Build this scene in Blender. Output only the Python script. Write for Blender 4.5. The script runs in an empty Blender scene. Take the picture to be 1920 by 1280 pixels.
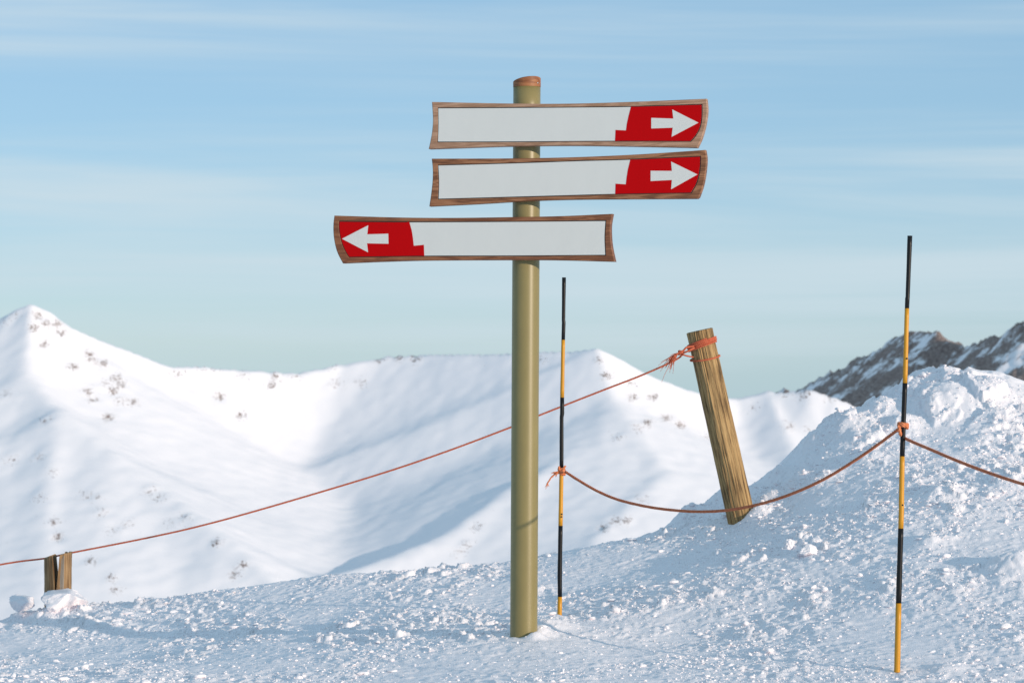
import bpy, math, random
import numpy as np
from mathutils import Vector

random.seed(7)
rng = np.random.default_rng(11)
S = bpy.context.scene
COL = S.collection

# ------------------------------------------------------------------ camera, sky, sun, exposure
F = 4533.0            # focal length in pixels of the 1920 wide photograph (85 mm on 36 mm)
CZ = 1.511            # eye height above the snow at the foot of the signpost
cam = bpy.data.cameras.new('camera')
cam.lens = 85; cam.sensor_width = 36; cam.clip_start = 0.1; cam.clip_end = 30000
cam.dof.use_dof = True; cam.dof.focus_distance = 12.4; cam.dof.aperture_fstop = 6.3
camo = bpy.data.objects.new('camera', cam); COL.objects.link(camo)
camo.location = (0, 0, CZ); camo.rotation_euler = (math.radians(90), 0, 0)
S.camera = camo

SUN_AZ, SUN_EL = 48.0, 10.0      # degrees to the right of straight behind the camera, and above the horizon
w = bpy.data.worlds.new('World'); S.world = w; w.use_nodes = True
nt = w.node_tree; nt.nodes.clear()
def N(t, kind, **kw):
    n = t.nodes.new(kind)
    for k, v in kw.items(): setattr(n, k, v)
    return n
out = N(nt, 'ShaderNodeOutputWorld'); bg = N(nt, 'ShaderNodeBackground')
bg.inputs['Strength'].default_value = 0.10
sky = N(nt, 'ShaderNodeTexSky', sky_type='NISHITA', sun_disc=False)
sky.sun_elevation = math.radians(SUN_EL); sky.sun_rotation = math.radians(180 - SUN_AZ)
sky.altitude = 2400; sky.air_density = 1.0; sky.dust_density = 0.15; sky.ozone_density = 1.0
tint = N(nt, 'ShaderNodeMix', data_type='RGBA', blend_type='MULTIPLY'); tint.inputs[0].default_value = 1
tint.inputs[7].default_value = (0.38, 0.41, 0.50, 1)
nt.links.new(sky.outputs[0], tint.inputs[6])
# thin streaks of high cloud, laid on the directions of the whole sky
tc = N(nt, 'ShaderNodeTexCoord'); mp = N(nt, 'ShaderNodeMapping')
mp.inputs['Scale'].default_value = (1.3, 1.3, 24); mp.inputs['Rotation'].default_value = (0, math.radians(2.0), 0)
nz = N(nt, 'ShaderNodeTexNoise'); nz.inputs['Scale'].default_value = 1.0; nz.inputs['Detail'].default_value = 6
nz.inputs['Roughness'].default_value = 0.55; nz.inputs['Distortion'].default_value = 0.4
cr = N(nt, 'ShaderNodeMapRange', clamp=True, interpolation_type='SMOOTHSTEP')
cr.inputs[1].default_value = 0.41; cr.inputs[2].default_value = 0.74; cr.inputs[3].default_value = 0.0; cr.inputs[4].default_value = 0.85
nt.links.new(tc.outputs['Generated'], mp.inputs[0]); nt.links.new(mp.outputs[0], nz.inputs['Vector'])
nt.links.new(nz.outputs[0], cr.inputs[0])
cl = N(nt, 'ShaderNodeMix', data_type='RGBA'); cl.inputs[7].default_value = (6.1, 7.3, 8.0, 1)
veil = N(nt, 'ShaderNodeMix', data_type='RGBA', blend_type='ADD'); veil.inputs[0].default_value = 1   # even high veil of thin cloud
veil.inputs[7].default_value = (2.08, 3.65, 4.9, 1)
nt.links.new(tint.outputs[2], veil.inputs[6])
nt.links.new(cr.outputs[0], cl.inputs[0]); nt.links.new(veil.outputs[2], cl.inputs[6])
nt.links.new(cl.outputs[2], bg.inputs['Color']); nt.links.new(bg.outputs[0], out.inputs[0])

az, el = math.radians(SUN_AZ), math.radians(SUN_EL)
SUNV = Vector((math.sin(az) * math.cos(el), -math.cos(az) * math.cos(el), math.sin(el)))
sl = bpy.data.lights.new('sun', 'SUN'); sl.energy = 3.7; sl.angle = math.radians(0.5); sl.color = (1, 0.83, 0.66)
so = bpy.data.objects.new('sun', sl); COL.objects.link(so)
so.rotation_euler = SUNV.to_track_quat('Z', 'Y').to_euler(); so.location = (20, -10, 20)
S.view_settings.view_transform = 'Standard'; S.view_settings.look = 'None'
S.view_settings.gamma = 1; S.view_settings.exposure = 0.0; S.view_settings.use_curve_mapping = False
S.render.engine = 'CYCLES'; S.cycles.use_denoising = True
S.cycles.max_bounces = 14; S.cycles.diffuse_bounces = 12

# ------------------------------------------------------------------ helpers
def P(X, Y, D):
    """point seen at photograph pixel X, Y at distance D along the view"""
    return np.array(((X - 960) / F * D, D, CZ - (Y - 640) / F * D))

def mesh(name, verts, faces, mat=None, parent=None, smooth=False, loc=None, mats=None):
    me = bpy.data.meshes.new(name)
    v = np.asarray(verts, dtype=float)
    base = np.zeros(3)
    if parent is not None:
        p = parent
        while p is not None:
            base = base + np.array(p.location); p = p.parent
    if loc is not None: base = base + 0; v = v - np.asarray(loc)
    v = v - (base if loc is None else 0)
    if isinstance(faces, np.ndarray) and faces.ndim == 2:
        k = faces.shape[1]; n = len(faces)
        me.vertices.add(len(v)); me.vertices.foreach_set('co', v.astype(np.float32).ravel())
        me.loops.add(n * k); me.loops.foreach_set('vertex_index', faces.astype(np.int32).ravel())
        me.polygons.add(n); me.polygons.foreach_set('loop_start', np.arange(0, n * k, k, dtype=np.int32))
        me.polygons.foreach_set('loop_total', np.full(n, k, dtype=np.int32))
        me.update(calc_edges=True)
    else:
        me.from_pydata([tuple(a) for a in v], [], [tuple(int(i) for i in f) for f in faces])
        me.update()
    if smooth: me.polygons.foreach_set('use_smooth', np.ones(len(me.polygons), dtype=bool))
    for m in (mats or ([mat] if mat else [])): me.materials.append(m)
    o = bpy.data.objects.new(name, me); COL.objects.link(o)
    if loc is not None: o.location = loc
    if parent is not None: o.parent = parent
    return o

def tag(o, label=None, cat=None, group=None, kind=None):
    for k, v in (('label', label), ('category', cat), ('group', group), ('kind', kind)):
        if v: o[k] = v
    return o

def thing(name, loc, label, cat, group=None):
    o = bpy.data.objects.new(name, None); COL.objects.link(o)
    o.location = tuple(loc); o.empty_display_size = 0.1
    return tag(o, label, cat, group)

def resample(pts, n):
    """n points along a smooth curve through pts"""
    p = np.asarray(pts, float)
    if len(p) > 2:
        q = []
        e = np.vstack((2 * p[0] - p[1], p, 2 * p[-1] - p[-2]))
        for i in range(len(p) - 1):
            a, b, c, d = e[i:i + 4]
            for t in np.linspace(0, 1, 16, endpoint=False):
                q.append(.5 * ((2 * b) + (c - a) * t + (2 * a - 5 * b + 4 * c - d) * t * t + (3 * b - a - 3 * c + d) * t ** 3))
        q.append(p[-1]); p = np.array(q)
    s = np.r_[0, np.cumsum(np.linalg.norm(np.diff(p, axis=0), axis=1))]
    t = np.linspace(0, s[-1], n)
    return np.stack([np.interp(t, s, p[:, k]) for k in range(p.shape[1])], 1)

def frames(p):
    t = np.gradient(p, axis=0); t /= np.linalg.norm(t, axis=1)[:, None] + 1e-12
    ref = np.array((0, 0, 1.0)) if abs(t[0][2]) < .9 else np.array((1.0, 0, 0))
    n = np.cross(t[0], ref); n /= np.linalg.norm(n)
    ns = []
    for i in range(len(p)):
        n = n - t[i] * n.dot(t[i]); n /= np.linalg.norm(n) + 1e-12; ns.append(n)
    ns = np.array(ns)
    return t, ns, np.cross(t, ns)

class MB:
    def __init__(s): s.v = []; s.f = []; s.n = 0
    def add(s, v, f):
        s.v.append(np.asarray(v, float)); s.f += [tuple(i + s.n for i in q) for q in f]; s.n += len(v)
    def tube(s, p, r, sides=8, cap=True):
        p = np.asarray(p, float); r = np.broadcast_to(r, (len(p),))
        t, a, b = frames(p)
        an = np.linspace(0, 2 * math.pi, sides, endpoint=False)
        v = (p[:, None] + r[:, None, None] * (np.cos(an)[None, :, None] * a[:, None] + np.sin(an)[None, :, None] * b[:, None])).reshape(-1, 3)
        f = []
        for i in range(len(p) - 1):
            for j in range(sides):
                k = (j + 1) % sides
                f.append((i * sides + j, i * sides + k, (i + 1) * sides + k, (i + 1) * sides + j))
        if cap:
            f.append(tuple(range(sides))[::-1]); f.append(tuple((len(p) - 1) * sides + j for j in range(sides)))
        s.add(v, f)
    def rope(s, p, R, pitch=None, step=None, sides=5, phase=0):
        """three laid strands twisted along the path p"""
        pitch = pitch or R * 5.2; step = step or pitch / 7
        p = np.asarray(p, float)
        L = np.linalg.norm(np.diff(p, axis=0), axis=1).sum()
        p = resample(p, max(4, int(L / step)))
        q = np.r_[0, np.cumsum(np.linalg.norm(np.diff(p, axis=0), axis=1))]
        t, a, b = frames(p)
        for k in range(3):
            an = q / pitch * 2 * math.pi + k * 2 * math.pi / 3 + phase
            c = p + (R * .52) * (np.cos(an)[:, None] * a + np.sin(an)[:, None] * b)
            s.tube(c, R * .54, sides)
    def build(s, name, mat, parent=None, smooth=True, loc=None):
        return mesh(name, np.concatenate(s.v), s.f, mat, parent, smooth, loc)

# gradient noise on arrays
_perm = np.random.default_rng(3).permutation(4096)
def perlin(x, y, seed=0):
    xi = np.floor(x).astype(int); yi = np.floor(y).astype(int)
    xf = x - xi; yf = y - yi
    u = xf * xf * xf * (xf * (xf * 6 - 15) + 10); v = yf * yf * yf * (yf * (yf * 6 - 15) + 10)
    def g(ix, iy, fx, fy):
        h = _perm[(_perm[(ix + seed * 131) & 4095] + iy) & 4095] * (2 * math.pi / 4096) * 7
        return np.cos(h) * fx + np.sin(h) * fy
    a = g(xi, yi, xf, yf); b = g(xi + 1, yi, xf - 1, yf)
    c = g(xi, yi + 1, xf, yf - 1); d = g(xi + 1, yi + 1, xf - 1, yf - 1)
    return 1.5 * ((a * (1 - u) + b * u) * (1 - v) + (c * (1 - u) + d * u) * v)
def fbm(x, y, oct=4, seed=0, gain=.5):
    s = 0; a = 1; f = 1
    for i in range(oct):
        s = s + a * perlin(x * f + i * 17.3, y * f - i * 9.1, seed + i); a *= gain; f *= 2.03
    return s
def sstep(a, b, x):
    t = np.clip((x - a) / (b - a), 0, 1); return t * t * (3 - 2 * t)

# ------------------------------------------------------------------ materials
def pmat(name, color=(.8, .8, .8), rough=.5, spec=.5):
    m = bpy.data.materials.new(name); m.use_nodes = True
    b = m.node_tree.nodes['Principled BSDF']
    b.inputs['Base Color'].default_value = (*color, 1); b.inputs['Roughness'].default_value = rough
    b.inputs['Specular IOR Level'].default_value = spec
    return m, m.node_tree, b
def ramp(t, stops):
    r = N(t, 'ShaderNodeValToRGB'); e = r.color_ramp.elements
    while len(e) < len(stops): e.new(.5)
    for k, (p, c) in zip(e, stops): k.position = p; k.color = (*c, 1)
    return r
def noise(t, scale, detail=4, vec=None, rough=.5, dist=0):
    n = N(t, 'ShaderNodeTexNoise'); n.inputs['Scale'].default_value = scale; n.inputs['Detail'].default_value = detail
    n.inputs['Roughness'].default_value = rough; n.inputs['Distortion'].default_value = dist
    if vec is not None: t.links.new(vec, n.inputs['Vector'])
    return n
def mapped(t, scale=(1, 1, 1), rot=(0, 0, 0)):
    c = N(t, 'ShaderNodeTexCoord'); m = N(t, 'ShaderNodeMapping')
    m.inputs['Scale'].default_value = scale; m.inputs['Rotation'].default_value = rot
    t.links.new(c.outputs['Object'], m.inputs[0]); return m.outputs[0]
def bump(t, b, h, strength=.3, dist=.01):
    n = N(t, 'ShaderNodeBump'); n.inputs['Strength'].default_value = strength; n.inputs['Distance'].default_value = dist
    t.links.new(h, n.inputs['Height']); t.links.new(n.outputs[0], b.inputs['Normal']); return n

def snow_mat():
    m, t, b = pmat('snow', (.90, .86, .885), .55, .3)
    n1 = noise(t, 160, 5, mapped(t), .65)
    bump(t, b, n1.outputs[0], .55, .006)
    n2 = noise(t, 9, 4, mapped(t))
    r = ramp(t, [(.3, (.89, .85, .875)), (.7, (.915, .875, .90))])
    t.links.new(n2.outputs[0], r.inputs[0]); t.links.new(r.outputs[0], b.inputs['Base Color'])
    return m
def far_snow_mat(name, rocky):
    m, t, b = pmat(name, (.905, .86, .895), .75, .2)
    at = N(t, 'ShaderNodeAttribute', attribute_name='rock')
    if rocky:
        c0 = N(t, 'ShaderNodeTexCoord'); m0 = N(t, 'ShaderNodeMapping'); m1 = N(t, 'ShaderNodeMapping')
        m0.inputs['Rotation'].default_value = (0, math.radians(42), 0); m1.inputs['Scale'].default_value = (.030, .055, .115)
        t.links.new(c0.outputs['Object'], m0.inputs[0]); t.links.new(m0.outputs[0], m1.inputs[0])
        n = noise(t, 1, 8, m1.outputs[0], .72, .4)
    else:
        n = noise(t, .8, 5, mapped(t, (1, 1, .75)), .62)
    ad = N(t, 'ShaderNodeMath', operation='ADD'); t.links.new(at.outputs['Fac'], ad.inputs[0])
    s = N(t, 'ShaderNodeMath', operation='SUBTRACT'); s.inputs[1].default_value = .5
    k = N(t, 'ShaderNodeMath', operation='MULTIPLY'); k.inputs[1].default_value = 2.0 if rocky else 3.2
    t.links.new(n.outputs[0], s.inputs[0]); t.links.new(s.outputs[0], k.inputs[0]); t.links.new(k.outputs[0], ad.inputs[1])
    mr = N(t, 'ShaderNodeMapRange', clamp=True, interpolation_type='SMOOTHSTEP')
    mr.inputs[1].default_value = .42 if rocky else .60; mr.inputs[2].default_value = .62 if rocky else .82
    t.links.new(ad.outputs[0], mr.inputs[0])
    n2 = noise(t, .35, 4, mapped(t))
    rc = ramp(t, [(.3, (.16, .115, .105)), (.55, (.29, .22, .195)), (.75, (.40, .325, .29))])
    t.links.new(n2.outputs[0], rc.inputs[0])
    mx = N(t, 'ShaderNodeMix', data_type='RGBA'); mx.inputs[6].default_value = (.90, .865, .885, 1)
    t.links.new(mr.outputs[0], mx.inputs[0]); t.links.new(rc.outputs[0], mx.inputs[7]); t.links.new(mx.outputs[2], b.inputs['Base Color'])
    return m
def board_mat(name, stops, seed, fine=1.0):
    """stained wood board, grain running along the board"""
    m, t, b = pmat(name, rough=.55, spec=.35)
    v = mapped(t, (1.6, 8, 26 * fine)); v2 = mapped(t, (3, 60, 190))
    cn = N(t, 'ShaderNodeVectorMath', operation='ADD'); cn.inputs[1].default_value = (seed * 7.1, seed * 3.3, seed * 1.7)
    t.links.new(v, cn.inputs[0])
    n1 = noise(t, 1.0, 3, cn.outputs[0], .5, 1.6)
    wv = N(t, 'ShaderNodeMath', operation='MULTIPLY'); wv.inputs[1].default_value = 22
    sn = N(t, 'ShaderNodeMath', operation='SINE'); t.links.new(n1.outputs[0], wv.inputs[0]); t.links.new(wv.outputs[0], sn.inputs[0])
    n2 = noise(t, 1.0, 3, v2, .6)
    mr = N(t, 'ShaderNodeMapRange'); mr.inputs[1].default_value = -1; mr.inputs[2].default_value = 1
    mr.inputs[3].default_value = .15; mr.inputs[4].default_value = .85
    t.links.new(sn.outputs[0], mr.inputs[0])
    mx = N(t, 'ShaderNodeMix'); mx.inputs[0].default_value = .5
    t.links.new(mr.outputs[0], mx.inputs[2]); t.links.new(n2.outputs[0], mx.inputs[3])
    r = ramp(t, stops); t.links.new(mx.outputs[0], r.inputs[0]); t.links.new(r.outputs[0], b.inputs['Base Color'])
    bump(t, b, mx.outputs[0], .3, .002)
    return m
def log_mat(name, stops, sc=1.0):
    m, t, b = pmat(name, rough=.8, spec=.2)
    n1 = noise(t, 1, 5, mapped(t, (48 * sc, 48 * sc, 2.2)), .62, .5)
    n2 = noise(t, 1, 4, mapped(t, (150, 150, 9)), .6)
    n3 = noise(t, 5, 3, mapped(t))
    mx = N(t, 'ShaderNodeMix'); mx.inputs[0].default_value = .3
    t.links.new(n1.outputs[0], mx.inputs[2]); t.links.new(n2.outputs[0], mx.inputs[3])
    mx2 = N(t, 'ShaderNodeMix'); mx2.inputs[0].default_value = .22
    t.links.new(mx.outputs[0], mx2.inputs[2]); t.links.new(n3.outputs[0], mx2.inputs[3])
    r = ramp(t, stops); t.links.new(mx2.outputs[0], r.inputs[0]); t.links.new(r.outputs[0], b.inputs['Base Color'])
    bump(t, b, mx.outputs[0], .8, .006)
    return m
def speck_mat(name, col, speck, rough, amount, spec=.5, lo=.82, hi=1.12):
    """paint with small chips and scuffs"""
    m, t, b = pmat(name, col, rough, spec)
    n = noise(t, 1, 3, mapped(t, (90, 90, 28)), .6)
    r = ramp(t, [(amount, col), (amount + .05, speck)]); t.links.new(n.outputs[0], r.inputs[0])
    n2 = noise(t, 14, 3, mapped(t, (1, 1, .4)))
    mr = N(t, 'ShaderNodeMapRange'); mr.inputs[3].default_value = lo; mr.inputs[4].default_value = hi
    t.links.new(n2.outputs[0], mr.inputs[0])
    mx = N(t, 'ShaderNodeMix', data_type='RGBA', blend_type='MULTIPLY'); mx.inputs[0].default_value = 1
    t.links.new(r.outputs[0], mx.inputs[6]); t.links.new(mr.outputs[0], mx.inputs[7]); t.links.new(mx.outputs[2], b.inputs['Base Color'])
    return m
def rope_mat(name, c1, c2):
    m, t, b = pmat(name, rough=.8, spec=.2)
    n = noise(t, 60, 4, mapped(t), .6)
    r = ramp(t, [(.3, c1), (.7, c2)]); t.links.new(n.outputs[0], r.inputs[0]); t.links.new(r.outputs[0], b.inputs['Base Color'])
    return m

M_SNOW = snow_mat()
M_FAR = far_snow_mat('mountain_snow', False)
M_ROCK = far_snow_mat('rocky_mountain_snow', True)
M_PALE = board_mat('pale_weathered_wood', [(.2, (.24, .13, .075)), (.5, (.36, .21, .135)), (.8, (.45, .29, .20))], 1, 1.0)
M_BROWN = board_mat('brown_grained_wood', [(.2, (.09, .034, .015)), (.5, (.235, .10, .045)), (.8, (.36, .175, .09))], 4, 1.0)
M_RED_WOOD = board_mat('reddish_wood', [(.2, (.11, .04, .018)), (.5, (.205, .08, .036)), (.8, (.28, .125, .06))], 9, 1.0)
M_CAP = board_mat('cap_wood', [(.2, (.16, .05, .018)), (.5, (.27, .10, .038)), (.8, (.38, .16, .065))], 13, 1.4)
M_PANEL = speck_mat('white_panel', (.59, .605, .59), (.56, .575, .56), .3, .74, .4, .97, 1.02)
M_REDP = speck_mat('red_panel', (.43, .0005, .002), (.41, .001, .002), .5, .74, .08, .96, 1.03)
M_GAP_SHADE, _, _ = pmat('gap_shade_black', (.012, .012, .012), .6)  # near-black colour painting the shade in the narrow gap round each panel
M_POST = speck_mat('khaki_paint', (.235, .19, .072), (.27, .23, .11), .38, .76)
M_STEEL, _, _b = pmat('screw_steel', (.45, .43, .4), .35); _b.inputs['Metallic'].default_value = 1
M_YEL = speck_mat('yellow_paint', (.60, .27, .006), (.09, .05, .02), .42, .70)
M_BLK = speck_mat('black_paint', (.009, .009, .010), (.30, .17, .05), .38, .735, .25)
M_HOLE, _, _ = pmat('dark_hole', (.012, .01, .008), .9)
M_LOG = log_mat('weathered_log', [(.36, (.03, .018, .010)), (.44, (.15, .092, .043)), (.53, (.40, .255, .115)), (.66, (.55, .38, .18)), (.78, (.48, .39, .27))])
M_STUMP = log_mat('stump_wood', [(.33, (.06, .036, .018)), (.46, (.21, .125, .062)), (.60, (.42, .28, .15)), (.78, (.5, .41, .30))])
M_GREYW = log_mat('grey_split_wood', [(.33, (.10, .085, .07)), (.5, (.27, .235, .2)), (.75, (.42, .385, .34))])
M_ROPE_B = rope_mat('red_rope', (.46, .10, .05), (.60, .16, .085))
M_ROPE_F = rope_mat('brown_rope', (.42, .12, .055), (.60, .21, .11))
M_ORANGE = rope_mat('orange_rope', (.55, .15, .055), (.72, .27, .13))

# ------------------------------------------------------------------ snow ground
ctrl_px = [
 # foot of the frame
 (0, 1280, 11.9), (480, 1280, 11.6), (960, 1280, 11.2), (1440, 1280, 11.0), (1920, 1280, 10.9),
 # feet of poles and post, and the line of the post's shadow
 (1682, 1257, 11.2), (982, 1192, 12.45), (1049, 1158, 13.2), (620, 1188, 13.35), (465, 1192, 13.8), (225, 1197, 14.5),
 # open slope
 (1300, 1200, 12.5), (1250, 1116, 13.3), (1250, 1054, 14.4), (1120, 1085, 14.3), (800, 1110, 14.4),
 # slope rising to the bank on the right
 (1500, 1155, 12.6), (1500, 1058, 13.5), (1500, 975, 14.5), (1500, 903, 15.3), (1700, 1089, 12.8), (1700, 982, 13.8), (1700, 889, 14.7), (1700, 809, 15.6),
 (1900, 1080, 12.7), (1900, 960, 13.8), (1900, 868, 14.7), (1900, 788, 15.6), (1385, 975, 15.0), (1400, 1030, 14.1),
 # crest
 (-150, 1196, 15.3), (0, 1172, 15.35), (100, 1156, 15.35), (110, 1148, 15.9), (0, 1165, 15.9), (200, 1140, 15.4), (400, 1106, 15.4), (600, 1082, 15.3), (800, 1068, 15.2), (950, 1057, 15.1), (1100, 1030, 15.1),
 (1200, 1008, 15.4), (1300, 988, 15.3), (1290, 968, 15.85), (1340, 948, 15.9), (1420, 908, 15.8), (1480, 864, 15.9), (1550, 806, 15.9),
 (1620, 766, 16.2), (1695, 743, 16.3), (1722, 714, 16.35), (1765, 692, 16.4), (1830, 701, 16.5), (1890, 700, 16.5), (1920, 718, 16.5), (2050, 750, 16.5)]
cp = np.array([P(*c) for c in ctrl_px])
extra = np.array([(-6, 10, -.35), (-6, 15, -.55), (6, 10, .05), (6, 13, .5), (6.5, 16.5, 1.15), (0, 5, -.06), (-4, 5, -.2), (5, 5, -.05), (0, 0, -.1),
                  (-8, 0, -.3), (8, 0, -.1), (0, -8, -.1), (-10, -8, -.3), (10, -8, -.1), (-12, 12, -.9), (12, 12, .9), (12, 5, .2)])
cp = np.vstack((cp, extra))
def _tps(A, B):
    r2 = ((A[:, None, :] - B[None]) ** 2).sum(-1); return .5 * r2 * np.log(r2 + 1e-9)
_n = len(cp); _K = _tps(cp[:, :2], cp[:, :2]) + np.eye(_n) * .004
_Q = np.c_[np.ones(_n), cp[:, :2]]
_sol = np.linalg.solve(np.block([[_K, _Q], [_Q.T, np.zeros((3, 3))]]), np.r_[cp[:, 2], 0, 0, 0])
def tps(x, y):
    s = _sol[_n] + _sol[_n + 1] * x + _sol[_n + 2] * y
    for i in range(_n):
        r2 = (x - cp[i, 0]) ** 2 + (y - cp[i, 1]) ** 2
        s = s + _sol[i] * .5 * r2 * np.log(r2 + 1e-9)
    return s
crest = np.array([P(*c)[:2] for c in [(-150, 1196, 15.95), (0, 1172, 15.95), (130, 1150, 15.95), (260, 1130, 15.45), (950, 1057, 15.1), (1200, 1008, 15.45), (1350, 950, 15.85), (1420, 908, 15.85),
                                      (1550, 806, 16.1), (1620, 766, 16.3), (1765, 692, 16.5), (1920, 716, 16.6), (2050, 740, 16.6)]])
# single lumps pressed into the sheet: photograph pixel, distance, radius, height
lump_px = [(1290, 985, 15.75, .15, .09), (1350, 958, 15.85, .15, .10), (1032, 1172, 12.75, .15, .05), (1455, 890, 15.7, .09, .05), (1520, 838, 15.9, .10, .06), (1400, 925, 15.7, .10, .04), (112, 1150, 15.5, .24, .06), (38, 1155, 15.5, .14, .04), (1590, 790, 15.8, .13, .06), (1655, 756, 16.1, .12, .06), (1705, 740, 16.15, .07, .04), (1760, 715, 16.0, .16, .05), (1870, 730, 16.0, .18, .06),
           (1500, 850, 15.3, .10, .05), (1620, 845, 15.2, .16, .05), (1800, 760, 15.9, .2, .07), (1900, 900, 14.2, .22, .07), (1760, 915, 14.2, .16, .06), (1690, 790, 15.7, .16, .06), (1850, 820, 15.2, .18, .05),
           (1910, 1040, 12.8, .18, .10), (1740, 990, 13.4, .12, .05), (1440, 930, 15.2, .10, .05), (1010, 1175, 12.5, .09, .045), (1040, 1160, 13.05, .10, .035),
           (1006, 1185, 12.36, .06, .035), (1422, 950, 14.92, .11, .07), (1330, 985, 15.2, .2, .03), (1900, 1270, 11.1, .12, .03), (1780, 1265, 11.2, .12, .03), (1540, 905, 15.1, .15, .05)]
lumps = [(*P(a, b, d)[:2], r, h) for a, b, d, r, h in lump_px]
XF = (-3.8, 4.2); DF = (10.6, 17.0)
def worley(x, y, seed):
    """nearest scattered cell: its distance, its gap to the next cell, a random number and the offset from its centre"""
    xi = np.floor(x).astype(int); yi = np.floor(y).astype(int)
    d1 = np.full(x.shape, 9.0); d2 = d1.copy(); rid = np.zeros(x.shape); ox = rid.copy(); oy = rid.copy()
    for i in (-1, 0, 1):
        for j in (-1, 0, 1):
            h = _perm[(_perm[(xi + i + seed * 97) & 4095] + yi + j) & 4095]
            h2 = _perm[(h + 517) & 4095]; h3 = _perm[(h + 1291) & 4095]
            dx = x - (xi + i + h / 4096); dy = y - (yi + j + h2 / 4096); d = np.hypot(dx, dy)
            c = d < d1
            d2 = np.where(c, d1, np.minimum(d2, d)); d1 = np.where(c, d, d1)
            rid = np.where(c, h3 / 4096, rid); ox = np.where(c, dx, ox); oy = np.where(c, dy, oy)
    return d1, d2 - d1, rid, ox, oy
def clods(x, y, size, share, seed):
    """broken crust: some cells stand proud of the sheet, each tilted its own way"""
    d1, gap, rid, ox, oy = worley(x / size, y / (size * 1.35), seed)
    on = sstep(0, .16, gap) * (rid < share)
    t = rid / share * 6.283 * 5
    return on * (.45 + .55 * (rid / share * 7 % 1) + .7 * (ox * np.cos(t) + oy * np.sin(t)))
def patch(x, y): return sstep(-.55, .25, fbm(x * 1.1 + 3, y * .8, 3, 21))
def height(x, y, detail=True):
    dc = np.interp(x, crest[:, 0], crest[:, 1])
    xx = np.clip(x, -9, 9); yy = np.clip(y, -6, 17.2)
    over = np.maximum(0, y - dc)
    z = tps(xx, np.minimum(yy, dc))
    z = z - .62 * over ** 2 / (over + .7)
    rr = np.maximum(0, np.hypot(x, y - 6) - 20); rx = np.maximum(0, np.abs(x) - 12)
    z = z - .45 * rr ** 2 / (rr + 40) * (over <= 0) - .02 * rx
    z = np.maximum(z, -172)
    inside = sstep(-5.5, -3.5, x) * sstep(6, 4.5, x) * sstep(8.5, 10.4, y) * sstep(18.5, 17, y)
    for lx, ly, r, h in lumps:
        z = z + h * np.exp(-((x - lx) ** 2 + (y - ly) ** 2) / (r * r) * 1.6)
    if not detail: return z
    pm = .12 + .88 * patch(x, y) ** 1.3 * (.4 + .6 * sstep(11.6, 13.4, y)) * (.45 + .55 * sstep(-.25, .25, fbm(x * 2.7 + 9, y * 1.9, 2, 29)))
    bank = sstep(.45, 1.1, z)
    wx = x + .05 * fbm(x * 3, y * 3, 2, 71); wy = y + .05 * fbm(x * 3, y * 3, 2, 73)
    det = .013 * fbm(x * 1.3, y * 1.3, 2, 31)
    a = fbm(wx * 5.5, wy * 4.2, 4, 41, .55)
    det = det + (.007 + .013 * bank) * a * (.35 + .65 * pm)
    b = fbm(wx * 13, wy * 9, 3, 51, .6)
    det = det + (.005 + .003 * bank) * np.maximum(0, b - .02) * (.15 + .95 * pm)
    c = fbm(wx * 34, wy * 24, 3, 61, .6)
    det = det + .0045 * (1 - .65 * bank) * c * (.25 + .85 * pm)
    det = det + .0016 * fbm(x * 5 + y * 2, y * 26 - x * 3, 3, 65)
    vx = x + .016 * fbm(x * 21, y * 21, 2, 171); vy = y + .016 * fbm(x * 21, y * 21, 2, 173)
    det = det + (.030 * bank + .05 * sstep(.85, 1.15, z)) * clods(vx, vy, .24, .35, 7) * (.4 + .6 * pm) + .02 * sstep(.8, 1.1, z) * clods(vx + 5, vy, .12, .3, 9)
    det = det + .026 * clods(vx, vy, .075, .20, 3) * pm ** 1.5
    det = det + .012 * clods(vx + 3, vy, .036, .30, 5) * (.2 + .8 * pm)
    # wind-cut steps: low scarps across the slope
    q = fbm(wx * .8 + wy * .25, wy * 2.6, 2, 81) * 3.0
    det = det + .004 * (1 - bank) * (sstep(.35, .62, q - np.floor(q)) - (q - np.floor(q)))
    foot = np.exp(-((x - .062) ** 2 + (y - 12.45) ** 2) / .05)
    return z + det * inside * (1 - .5 * foot) + .1 * (1 - inside) * fbm(x * .5, y * .5, 3, 91) * sstep(1, 8, np.hypot(x, y))

def grow(start, end, first, k=1.16):
    o = []; s = first; p = start
    sg = 1 if end > start else -1
    while (end - p) * sg > 0:
        p += sg * s; s *= k; o.append(p)
    return o
gx = np.array(grow(XF[0], -420, .03)[::-1] + list(np.arange(XF[0], XF[1], .0085)) + grow(XF[1], 420, .03))
gy = np.array(grow(DF[0], -260, .03)[::-1] + list(np.arange(DF[0], DF[1], .0115)) + grow(DF[1], 460, .03))
GX, GY = np.meshgrid(gx, gy)
def grid_faces(ny, nx):
    i = (np.arange(ny - 1)[:, None] * nx + np.arange(nx - 1)[None]).ravel()
    return np.stack((i, i + 1, i + nx + 1, i + nx), 1)
GZ = height(GX, GY)
ground = mesh('ground', np.stack((GX.ravel(), GY.ravel(), GZ.ravel()), 1), grid_faces(len(gy), len(gx)), M_SNOW, smooth=True)
tag(ground, 'churned snow slope rising to a lumpy bank', None, None, 'structure')
def gz(x, y): return float(height(np.array([x]), np.array([y]))[0])

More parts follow.
